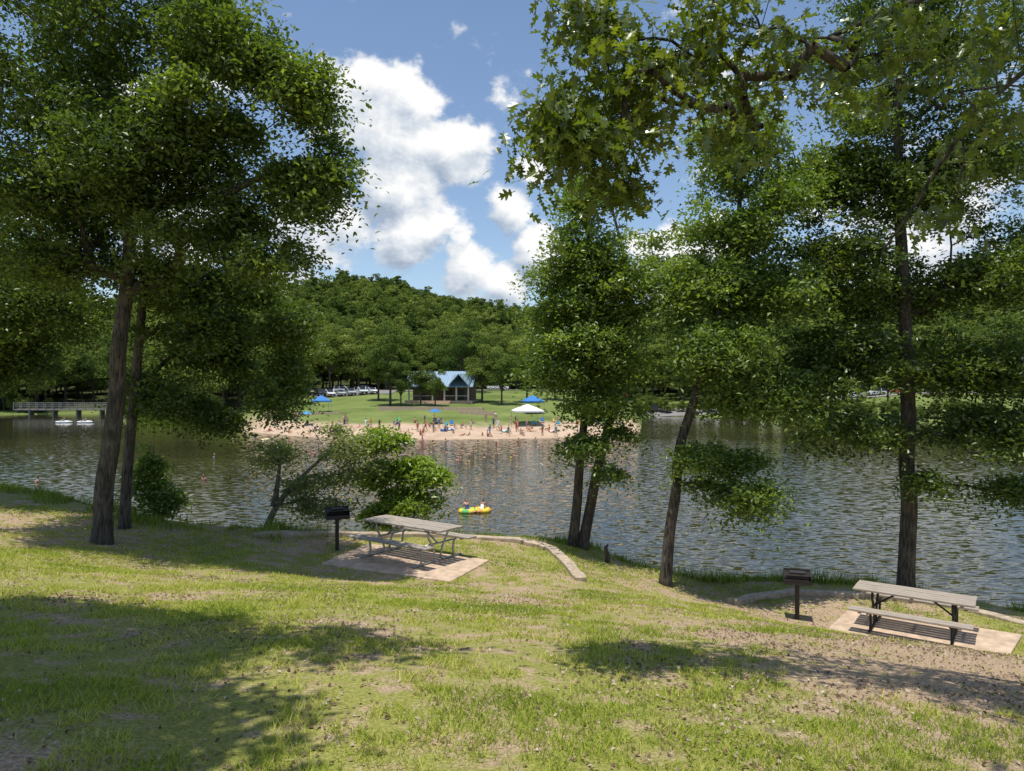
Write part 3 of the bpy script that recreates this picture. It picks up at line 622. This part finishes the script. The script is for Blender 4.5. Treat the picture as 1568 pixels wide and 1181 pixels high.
# cars
M_glass=simple("car_glass",(.02,.025,.03),.08,0,.1,1); M_tire=simple("tire_rubber",(.02,.02,.02),.8); M_lite=simple("lamp_lens",(.6,.1,.06),.2)
paints={k:simple("paint_"+k,c,.25,.0,.04,1) for k,c in dict(white=(.75,.76,.76),silver=(.42,.44,.46),red=(.35,.03,.03),dark=(.03,.035,.045),blue=(.05,.12,.28),tan=(.4,.34,.26)).items()}
def car_mesh(kind):
    mb=MB()
    if kind=='suv': low=[(-2.25,.35),(-2.3,.75),(-2.2,1.0),(1.25,1.0),(2.15,.88),(2.3,.65),(2.25,.32)]; top=[(-2.15,1.0),(-1.95,1.68),(.35,1.70),(1.2,1.0)]
    elif kind=='sedan': low=[(-2.3,.35),(-2.32,.8),(-2.1,.92),(1.1,.90),(2.1,.76),(2.3,.58),(2.25,.28)]; top=[(-1.75,.92),(-1.05,1.38),(.25,1.40),(1.05,.90)]
    else: low=[(-2.7,.45),(-2.7,1.05),(.6,1.05),(1.5,1.05),(2.5,.98),(2.65,.75),(2.6,.40)]; top=[(-.6,1.05),(-.5,1.72),(.65,1.74),(1.4,1.05)]
    def ext(prof,w0,w1,ms,mt):
        n=len(prof); zs=[p[1] for p in prof]; z0,z1=min(zs),max(zs); V=[]
        for s in(-1,1):
            for x,z in prof: V.append((x,s*(w0+(w1-w0)*(z-z0)/(z1-z0)),z))
        mb.add(V,[tuple(range(n)),tuple(range(2*n-1,n-1,-1))],ms)
        b=len(mb.v)-2*n
        for i in range(n):
            j=(i+1)%n; horiz=abs(prof[j][1]-prof[i][1])<.08
            mb.f.append((b+i,b+n+i,b+n+j,b+j)); mb.m.append(mt(i,horiz))
    ext(low,.90,.88,0,lambda i,h:0); ext(top,.84,.66,1,lambda i,h:0 if h else 1)
    for sx_ in(-1,1):
        for p in ([top[0],top[1]],[top[2],top[3]],[((top[1][0]+top[2][0])/2,top[0][1]),((top[1][0]+top[2][0])/2,top[1][1])]):
            mb.tube([(p[0][0],sx_*.845,p[0][1]),(p[1][0],sx_*.675,p[1][1])],.05,5,0)
    x1=low[0][0]; x2=low[-1][0]
    for wx in(x1+.85,x2-.85):
        for s in(-1,1):
            mb.tube([(wx,s*.70,.34),(wx,s*.92,.34)],.34,16,2); mb.tube([(wx,s*.915,.34),(wx,s*.93,.34)],.19,10,0)
    for s in(-1,1): mb.box((x1-.03,s*.7,.82),(.06,.28,.16),3); mb.box((x2-.02,s*.66,.66),(.10,.34,.14),4)
    mb.box((x1,0,.48),(.12,1.7,.2),2); mb.box((x2,0,.45),(.12,1.7,.2),2)
    return mb.mesh("car_"+kind,[paints['white'],M_glass,M_tire,M_lite,M_white])
CM={k:car_mesh(k) for k in('suv','sedan','truck')}
NM={'suv':'parked_suv','sedan':'parked_car','truck':'parked_pickup_truck'}
def car(x,y,rz,kind,col):
    o=obj(NM[kind],CM[kind],loc=(x,y,hz(x,y)+.13),rz=rz); o.material_slots[0].link='OBJECT'; o.material_slots[0].material=paints[col]
for i,(x,k,c) in enumerate([(-44.6,'suv','dark'),(-42.4,'suv','white'),(-39.8,'sedan','silver'),(-37.4,'suv','silver'),(-34.8,'truck','white'),(-32.4,'sedan','white'),(-47.4,'sedan','tan')]):
    car(x-.6,170.3+random.uniform(-.3,.3),-math.pi/2+random.uniform(-.05,.05)+.5,k,c)
for x,y,k,c in [(-42,180,'suv','white'),(-36.5,181,'sedan','dark'),(-3.5,179,'truck','white'),(26,178,'sedan','red'),(30.5,178,'suv','silver'),(34,180,'suv','dark'),(90,179,'suv','white'),(96,179,'sedan','red'),(84,178,'sedan','white')]: car(x,y,math.pi*(x>0)+.1,k,c)

# ------------------------------------------------------------ bathhouse
M_roof,nt,bs,o=mat("blue_metal_roof")
g=N(nt,"ShaderNodeTexCoord").outputs["Object"]; wv=N(nt,"ShaderNodeTexWave"); wv.inputs["Scale"].default_value=.6; nt.links.new(g,wv.inputs[0])
nt.links.new(ramp(nt,wv.outputs["Fac"],[(0,(.22,.33,.44)),(.9,(.36,.47,.56))]),bs.inputs["Base Color"]); bs.inputs["Roughness"].default_value=.35; bs.inputs["Metallic"].default_value=.3
M_wall=simple("brown_brick",(.18,.12,.09),.9,0,.3,3); M_dark=simple("dark_opening",(.02,.02,.022),.4); M_post=simple("white_post",(.62,.6,.56),.7)
bz=hz(-14,146)
root=bpy.data.objects.new("bathhouse",None); scene.collection.objects.link(root); root.location=(-14,148,bz); root.rotation_euler=(0,0,-.12)
mb=MB(); mb.box((0,0,-.1),(13.5,10,.8)); mb.box((0,-5.6,-.25),(5,1.2,.5)); mb.box((0,-6.4,-.4),(5,.8,.35)); obj("plinth_steps",mb.mesh("plinth",[M_conc]),root)
mb=MB(); mb.box((0,1.5,1.8),(12,6,3.0)); mb.add([(-6,-1.5,3.3),(-6,4.5,3.3),(-6,1.5,5.0),(6,-1.5,3.3),(6,4.5,3.3),(6,1.5,5.0)],[(0,2,1),(3,4,5)]); obj("walls",mb.mesh("walls",[M_wall]),root)
mb=MB()
for x,w,h in [(-4,1.1,2.1),(-1.5,1.4,1.2),(1.5,1.4,1.2),(4,1.1,2.1)]:
    mb.box((x,-1.53,.35+(h/2 if h>2 else 1.6)),(w,.08,h))
obj("doors_windows",mb.mesh("doors",[M_dark]),root)
mb=MB()
for x in(-6,-3.6,-1.2,1.2,3.6,6): mb.box((x,-4.6,1.75),(.28,.28,2.9))
for x0_,x1_ in((-6,-1.2),(1.2,6)): mb.box(((x0_+x1_)/2,-4.6,1.25),(x1_-x0_-.28,.08,.10)); 
obj("posts_rail",mb.mesh("posts",[M_post]),root)
mb=MB()
def slab(a,b,c,d,t=.14):
    V=[a,b,c,d]+[(p[0],p[1],p[2]-t) for p in(a,b,c,d)]; mb.add(V,[(0,1,2,3),(7,6,5,4),(0,4,5,1),(1,5,6,2),(2,6,7,3),(3,7,4,0)])
slab((-7,-5.3,3.1),(7,-5.3,3.1),(7,0.3,6.2),(-7,.3,6.2)); slab((7,5.3,3.2),(-7,5.3,3.2),(-7,.305,6.2),(7,.305,6.2))
slab((2.2,-6.2,3.25),(4.3,-6.2,5.6),(4.3,-.6,5.75),(2.2,-.6,5.6)); slab((4.31,-6.2,5.6),(6.4,-6.2,3.25),(6.4,-.6,5.6),(4.31,-.6,5.75))
obj("roof",mb.mesh("roof",[M_roof]),root)
for a,b in [((-9,124),(-3,121)),((-3,121),(-2.5,116)),((-12,130),(-5,127)),((-24,131),(-12,130)),((-44,128),(-30,127))]:
    mb=MB(); A_=Vector(a);B_=Vector(b); m_=(A_+B_)/2; R=Matrix.Rotation(math.atan2(b[1]-a[1],b[0]-a[0]),3,'Z'); mb.box((m_.x,m_.y,hz(*m_)+.15),((B_-A_).length,.4,1.0),0,R); obj("retaining_wall",mb.mesh("retaining_wall",[M_conc]))

# ------------------------------------------------------------ canopies, umbrellas, floats
def cloth(nm,c): return simple(nm,c,.75,0,.08,2)
C_b=cloth("cloth_blue",(.03,.17,.45)); C_w=cloth("cloth_white",(.8,.8,.8)); C_r=cloth("cloth_red",(.5,.06,.05)); C_t=cloth("cloth_teal",(.06,.33,.36)); C_y=cloth("vinyl_yellow",(.75,.55,.04)); C_g=cloth("vinyl_green",(.12,.45,.12)); C_p=cloth("vinyl_pink",(.7,.2,.3))
def canopy(x,y,c,s=3.0,rz=.2):
    root=bpy.data.objects.new("pop_up_canopy",None); scene.collection.objects.link(root); root.location=(x,y,hz(x,y)); root.rotation_euler=(0,0,rz)
    h=s/2; mb=MB(); e=[(-h,-h),(h,-h),(h,h),(-h,h)]
    V=[(a,b,2.15) for a,b in e]+[(a*.55,b*.55,2.62) for a,b in e]+[(0,0,3.15)]+[(a,b,1.92) for a,b in e]
    F=[(i,(i+1)%4,4+(i+1)%4,4+i) for i in range(4)]+[(4+i,4+(i+1)%4,8) for i in range(4)]+[(9+i,9+(i+1)%4,(i+1)%4,i) for i in range(4)]
    mb.add(V,F); obj("top",mb.mesh("top",[c]),root)
    mb=MB(); [mb.tube([(a*.97,b*.97,0),(a*.97,b*.97,2.1)],.03,6) for a,b in e]; obj("legs",mb.mesh("legs",[M_galv]),root)
canopy(2.4,113,C_w,4.3); canopy(3.6,126,C_b,3.4); canopy(-34.5,131,C_b,3.2,.4)
def umbrella(x,y,c1,c2):
    mb=MB(); z=hz(x,y); mb.tube([(x,y,z-.2),(x+.1,y,z+2.1)],.025,6,2); n=12; V=[(x+.1,y,z+2.35)]
    for k in range(n): V.append((x+.1+1.05*math.cos(6.283*k/n),y+1.05*math.sin(6.283*k/n),z+1.85))
    for k in range(n): mb.add([V[0],V[1+k],V[1+(k+1)%n]],[(0,1,2)],k%2)
    obj("beach_umbrella",mb.mesh("beach_umbrella",[c1,c2,M_galv]))
for x,y,a,b_ in [(-12,112,C_b,C_b),(-33,116,C_b,C_t)]: umbrella(x,y,a,b_)
def ring(x,y,a,b_,R=.42,z=None):
    mb=MB(); mb.torus((0,0,0),R,.15,0,24,10,1); obj("inflatable_ring",mb.mesh("ring",[a,b_],True),loc=(x,y,(hz(x,y)+.15) if z is None else z))
for x,y,a,b_ in [(-9,107,C_b,C_w),(-10,106.4,C_b,C_b),(-1,107,C_t,C_w),(6,108,C_r,C_w),(-30,111,C_p,C_w)]: ring(x,y,a,b_)
for x,y,a,b_ in [(-14,93,C_p,C_w),(-34,100,C_y,C_w)]: ring(x,y,a,b_,z=WZ+.03)
def chair(x,y,rz,c):
    root=bpy.data.objects.new("beach_chair",None); scene.collection.objects.link(root); root.location=(x,y,hz(x,y)); root.rotation_euler=(0,0,rz)
    mb=MB(); V=[(-.27,-.25,.30),(.27,-.25,.30),(.27,.22,.22),(-.27,.22,.22),(.27,.45,.80),(-.27,.45,.80)]; mb.add(V,[(0,1,2,3),(3,2,4,5)]); obj("seat",mb.mesh("seat",[c]),root)
    mb=MB()
    for s in(-.28,.28):
        mb.tube([(s,-.27,0),(s,.22,.22),(s,.46,.82)],.014,5); mb.tube([(s,.35,0),(s,-.25,.31)],.014,5)
    obj("frame",mb.mesh("frame",[M_galv]),root)
for i in range(12):
    x=random.uniform(-36,16); y=float(np.interp(x,SX,SY))+random.uniform(7,13); chair(x,y,random.uniform(-.6,.6),random.choice([C_b,C_r,C_t,C_g,C_w]))

# ------------------------------------------------------------ people
def person_mesh(nm,J,E,head,suitbones,face=(0,-1,0)):
    names=list(J); me=bpy.data.meshes.new("t"); me.from_pydata([J[k][:3] for k in names],[(names.index(a),names.index(b)) for a,b in E],[]); me.update()
    o=bpy.data.objects.new("t",me); scene.collection.objects.link(o)
    md=o.modifiers.new("s",'SKIN'); md.use_smooth_shade=True
    for i,k in enumerate(names):
        r=J[k][3]; o.data.skin_vertices[0].data[i].radius=(r,r*(.75 if k in('pelvis','spine','chest') else 1))
        o.data.skin_vertices[0].data[i].use_root=(i==0)
    s=o.modifiers.new("ss",'SUBSURF'); s.levels=1; s.render_levels=1
    dg=bpy.context.evaluated_depsgraph_get(); ev=o.evaluated_get(dg); m2=ev.to_mesh()
    mb=MB(); V=[tuple(v.co) for v in m2.vertices]; segs=[(a,b,np.array(J[a][:3]),np.array(J[b][:3])) for a,b in E]
    Fs=[tuple(p.vertices) for p in m2.polygons]
    ev.to_mesh_clear(); bpy.data.objects.remove(o)
    ms=[]
    VA=np.array(V)
    for f in Fs:
        c=VA[list(f)].mean(0); best=1e9;bk=None
        for a,b,p,q in segs:
            t=np.clip(np.dot(c-p,q-p)/max(np.dot(q-p,q-p),1e-9),0,1); d=np.linalg.norm(c-p-(q-p)*t)
            if d<best: best=d;bk=(a,b,t)
        a,b,t=bk; ms.append(1 if ((a,b) in suitbones and (t<suitbones[(a,b)])) else 0)
    mb.v=V; mb.f=Fs; mb.m=ms
    hc=Vector(head); fd=Vector(face)
    mb.ell(hc,(.078,.095,.118),0); 
    side=fd.cross(Vector((0,0,1)));
    if side.length<.1: side=Vector((1,0,0))
    mb.ell(hc+fd*-.018+Vector((0,0,.022)),(.088,.10,.112),2,12,8,-.15)
    mb.ell(hc+fd*.10+Vector((0,0,-.01)),(.014,.022,.022),0,6,4)
    for s_ in(-1,1): mb.ell(hc+fd*.085+side*s_*.03+Vector((0,0,.012)),(.011,.011,.009),2,6,4); mb.ell(hc+side*s_*.08,(.012,.02,.03),0,6,4)
    mb.ell(hc+fd*.088+Vector((0,0,-.05)),(.022,.01,.006),1,6,4)
    return mb.mesh(nm,[M_skin,C_b,M_hair],True)
M_skin=simple("skin",(.50,.29,.20),.6,0,.06,4); M_skin2=simple("skin_tan",(.33,.18,.12),.6,0,.06,4); M_hair=simple("hair_brown",(.05,.03,.02),.7); M_hair2=simple("hair_blond",(.35,.24,.12),.7)
EB=[('pelvis','spine'),('spine','chest'),('chest','neck'),('neck','headb'),('chest','shL'),('chest','shR'),('shL','elL'),('shR','elR'),('elL','wrL'),('elR','wrR'),('wrL','haL'),('wrR','haR'),('pelvis','hiL'),('pelvis','hiR'),('hiL','knL'),('hiR','knR'),('knL','anL'),('knR','anR'),('anL','toL'),('anR','toR')]
def pose(pel,spi,che,nec,arms,legs):
    J={'pelvis':(*pel,.15),'spine':(*spi,.13),'chest':(*che,.155),'neck':(*nec,.055),'headb':(nec[0],nec[1]-.01,nec[2]+.08,.05)}
    for s,q in (('L',-1),('R',1)):
        a=arms if not isinstance(arms,dict) else arms[s]; l=legs if not isinstance(legs,dict) else legs[s]
        for k,p,r in zip(('sh','el','wr','ha'),a,(.058,.043,.03,.036)): J[k+s]=(q*p[0],p[1],p[2],r)
        for k,p,r in zip(('hi','kn','an','to'),l,(.092,.062,.04,.034)): J[k+s]=(q*p[0],p[1],p[2],r)
    return J
st_arm=[(.18,0,1.42),(.25,.03,1.14),(.26,-.06,.90),(.25,-.10,.80)]; st_leg=[(.09,0,.88),(.11,-.02,.48),(.12,.03,.07),(.13,-.13,.035)]
hip_arm=[(.18,0,1.42),(.34,.05,1.20),(.19,-.06,1.03),(.13,-.10,1.0)]
TRK={('pelvis','hiL'):2,('pelvis','hiR'):2,('hiL','knL'):.6,('hiR','knR'):.6,('pelvis','spine'):.3}
SUIT={('pelvis','spine'):2,('spine','chest'):2,('pelvis','hiL'):2,('pelvis','hiR'):2,('hiL','knL'):.12,('hiR','knR'):.12,('chest','neck'):.2}
TEE={**TRK,**SUIT,('hiL','knL'):.7,('hiR','knR'):.7,('chest','shL'):2,('chest','shR'):2,('shL','elL'):.6,('shR','elR'):.6}
P_=[]
st=pose((0,0,.95),(0,0,1.14),(0,0,1.34),(0,0,1.5),st_arm,st_leg)
P_.append(person_mesh("standing",st,EB,(0,-.02,1.64),TRK))
P_.append(person_mesh("standing_hips",pose((0,0,.95),(0,0,1.14),(0,0,1.34),(0,0,1.5),{'L':hip_arm,'R':st_arm},st_leg),EB,(0,-.02,1.64),SUIT))
P_.append(person_mesh("walking",pose((0,0,.94),(0,-.01,1.13),(0,-.03,1.33),(0,-.05,1.49),{'L':[(.18,0,1.41),(.23,.14,1.18),(.24,.10,.94),(.24,.06,.86)],'R':[(.18,-.02,1.41),(.23,-.12,1.16),(.22,-.34,1.04),(.2,-.42,1.02)]},{'L':[(.09,0,.87),(.1,-.2,.5),(.1,-.26,.08),(.1,-.42,.05)],'R':[(.09,0,.87),(.1,.06,.47),(.1,.34,.14),(.1,.26,.04)]}),EB,(0,-.08,1.63),TEE))
sitL=[(.10,-.02,.13),(.14,-.42,.42),(.14,-.70,.07),(.14,-.85,.05)]
P_.append(person_mesh("sitting",pose((0,0,.15),(0,.06,.33),(0,.08,.52),(0,.05,.68),[(.18,.07,.60),(.25,-.08,.38),(.16,-.33,.38),(.10,-.40,.40)],sitL),EB,(0,.0,.82),TRK))
P_.append(person_mesh("sitting_back",pose((0,0,.15),(0,.10,.33),(0,.2,.50),(0,.24,.65),[(.18,.22,.58),(.26,.34,.32),(.26,.42,.06),(.26,.5,.035)],[(.1,-.02,.12),(.12,-.46,.16),(.13,-.88,.07),(.13,-.95,.14)]),EB,(0,.22,.79),SUIT))
P_.append(person_mesh("lying",pose((0,0,.13),(0,.2,.13),(0,.4,.14),(0,.56,.15),[(.18,.48,.12),(.34,.5,.06),(.3,.7,.05),(.2,.76,.05)],[(.1,-.06,.12),(.12,-.5,.1),(.13,-.92,.06),(.13,-1.0,.1)]),EB,(0,.70,.17),SUIT))
cl=[C_b,C_r,C_t,cloth("cloth_black",(.03,.03,.035)),cloth("cloth_navy",(.03,.05,.15)),C_p,C_y,C_w,cloth("cloth_orange",(.6,.2,.04))]
def person(x,y,z,rz,k,s=1.0,parent=None):
    o=obj("person",P_[k],loc=(x,y,z),rz=rz,parent=parent); o.scale=(s,s,s)
    for i,m in ((0,random.choice([M_skin,M_skin,M_skin2])),(1,random.choice(cl)),(2,random.choice([M_hair,M_hair,M_hair2]))):
        o.material_slots[i].link='OBJECT'; o.material_slots[i].material=m
    return o
rr=random.Random(9)
for i in range(84):
    x=rr.triangular(-42,20,-4) if i%3 else rr.uniform(-40,19); ysx=float(np.interp(x,SX,SY)); y=ysx+rr.uniform(1,13) ; z=hz(x,y)
    if z<WZ: continue
    k=rr.choice([0,1,2,3,3,4,4,5,3,2]); s=rr.choice([1,1,.95,.95,.7,.6]); person(x,y,z-.01,rr.uniform(0,6.28),k,s)
for i in range(44):
    x=rr.triangular(-42,16,-8); ysx=float(np.interp(x,SX,SY)); d=rr.choice([3,5,7,9,12,16,20,26]); y=ysx-d*rr.uniform(.7,1.3)
    dep=-min(1.40,.55+d*.14); s=rr.choice([1,1,.9]); person(x,y,WZ+dep*s,rr.uniform(0,6.28),rr.choice([0,1,2]),s)
for u,v in [(312,735),(58,738),(468,690),(722,698),(742,702),(760,696),(786,699),(905,715),(310,668),(700,706),(640,688),(560,684)]:
    d=8325/(v-590); x=(u-784)/K*d; person(x,d,WZ-1.26,rr.uniform(0,6.28),0,1)
root=bpy.data.objects.new("inflatable_raft",None); scene.collection.objects.link(root); root.location=(-2.2,43,WZ+.06); root.rotation_euler=(0,0,.15)
mb=MB(); mb.torus((-.42,0,0),.40,.17,0,24,10,1); mb.torus((.42,.08,0),.40,.17,0,24,10,2); mb.box((0,0,.02),(.9,.55,.08),0); obj("float_tubes",mb.mesh("float_tubes",[C_y,C_g,cloth("vinyl_orange",(.75,.35,.05))],True),root)
for x,r_ in((-.42,.4),(.42,-.5)):
    o=person(x,.1,-.05,r_,4,.85,root); o.name="rider"
for u,v in((98,647),(131,647)):
    d=8325/(v-590); x=(u-784)/K*d
    root=bpy.data.objects.new("kayak",None); scene.collection.objects.link(root); root.location=(x,d,WZ); root.rotation_euler=(0,0,.3)
    mb=MB(); mb.tube([(-1.6,0,.25),(-1.3,0,.16),(-.6,0,.12),(.6,0,.12),(1.3,0,.16),(1.6,0,.25)],[.02,.16,.34,.34,.16,.02],10); obj("hull",mb.mesh("hull",[C_w],True),root)
    o=person(0,0,.25,-1.4,3,1,root); o.name="paddler"

# ------------------------------------------------------------ world
sd=Vector((-.10,-.16,1.0)).normalized(); el=math.asin(sd.z); az=math.atan2(sd.x,sd.y)
w=bpy.data.worlds.new("World"); scene.world=w; w.use_nodes=True; nt=w.node_tree; nt.nodes.clear()
out=N(nt,"ShaderNodeOutputWorld"); sky=N(nt,"ShaderNodeTexSky",sky_type='NISHITA'); sky.sun_disc=False; sky.sun_elevation=el; sky.sun_rotation=az; sky.air_density=1.0; sky.dust_density=.6; sky.ozone_density=1.8
bg=N(nt,"ShaderNodeBackground"); bg.inputs[1].default_value=.15
nt.links.new(sky.outputs[0],bg.inputs[0])
g=bpy.data.node_groups.new("cloud_field",'ShaderNodeTree'); g.interface.new_socket("Vector",in_out='INPUT',socket_type='NodeSocketVector'); g.interface.new_socket("Value",in_out='OUTPUT',socket_type='NodeSocketFloat')
gi=g.nodes.new("NodeGroupInput"); go=g.nodes.new("NodeGroupOutput"); vec=gi.outputs[0]
BL=[(640,190,120,1),(560,170,105,1),(700,215,90,1),(615,275,95,1),(480,340,115,1),(630,370,78,1.1),(775,320,65,.9),(810,265,55,.6),(720,405,80,.9),(830,385,70,1),(755,150,45,.5),(770,435,60,1),(230,330,220,.85),(1050,430,150,.8),(1400,350,200,.7)]
acc=None
for u,v,R,wt in BL:
    d=Vector(((u-784)/K,1,(590-v)/K)).normalized()
    dn=N(g,"ShaderNodeVectorMath",operation='DISTANCE'); g.links.new(vec,dn.inputs[0]); dn.inputs[1].default_value=d
    q=maprange(g,dn.outputs["Value"],0,R/K*1.15,wt,0)
    acc=q if acc is None else math_n(g,'MAXIMUM',acc,q)
mp=N(g,"ShaderNodeMapping"); mp.inputs["Scale"].default_value=(1,1,1.35); g.links.new(vec,mp.inputs[0])
n1=noise_n(g,10,7,.6,mp.outputs[0])
val=math_n(g,'ADD',acc,math_n(g,'MULTIPLY',math_n(g,'SUBTRACT',n1,.5),2.5)); val=math_n(g,'SUBTRACT',val,.36)
g.links.new(val,go.inputs[0])
tc=N(nt,"ShaderNodeTexCoord").outputs["Generated"]
g1=N(nt,"ShaderNodeGroup"); g1.node_tree=g; nt.links.new(tc,g1.inputs[0])
of=N(nt,"ShaderNodeVectorMath",operation='ADD'); nt.links.new(tc,of.inputs[0]); of.inputs[1].default_value=(.010,0,.026)
g2=N(nt,"ShaderNodeGroup"); g2.node_tree=g; nt.links.new(of.outputs[0],g2.inputs[0])
den=maprange(nt,g1.outputs[0],-.10,.24,0,1)
sh=math_n(nt,'MULTIPLY_ADD',math_n(nt,'SUBTRACT',g1.outputs[0],g2.outputs[0]),1.0,.56,clamp=True)
cc=ramp(nt,sh,[(.1,(.38,.46,.58)),(.45,(.66,.72,.80)),(.85,(1,1,1))])  # sunlit tops and shaded undersides are painted into the cloud colour
bg2=N(nt,"ShaderNodeBackground"); nt.links.new(cc,bg2.inputs[0]); bg2.inputs[1].default_value=1.0
mx=N(nt,"ShaderNodeMixShader"); nt.links.new(den,mx.inputs[0]); nt.links.new(bg.outputs[0],mx.inputs[1]); nt.links.new(bg2.outputs[0],mx.inputs[2]); nt.links.new(mx.outputs[0],out.inputs[0])
sun=bpy.data.lights.new("sun",'SUN'); sun.energy=5.0; sun.angle=math.radians(.53); sun.color=(1,.95,.87)
so=bpy.data.objects.new("sun",sun); scene.collection.objects.link(so); so.rotation_euler=sd.to_track_quat('Z','Y').to_euler(); so.location=(0,0,40)
cam=bpy.data.cameras.new("camera"); co=bpy.data.objects.new("camera",cam); scene.collection.objects.link(co); scene.camera=co
cam.sensor_width=36; cam.lens=36*K/1568; cam.clip_end=3000; cam.clip_start=.05; co.location=(0,0,0); co.rotation_euler=(math.radians(90),0,0)
scene.view_settings.view_transform='Standard'; scene.view_settings.look='None'; scene.view_settings.exposure=0
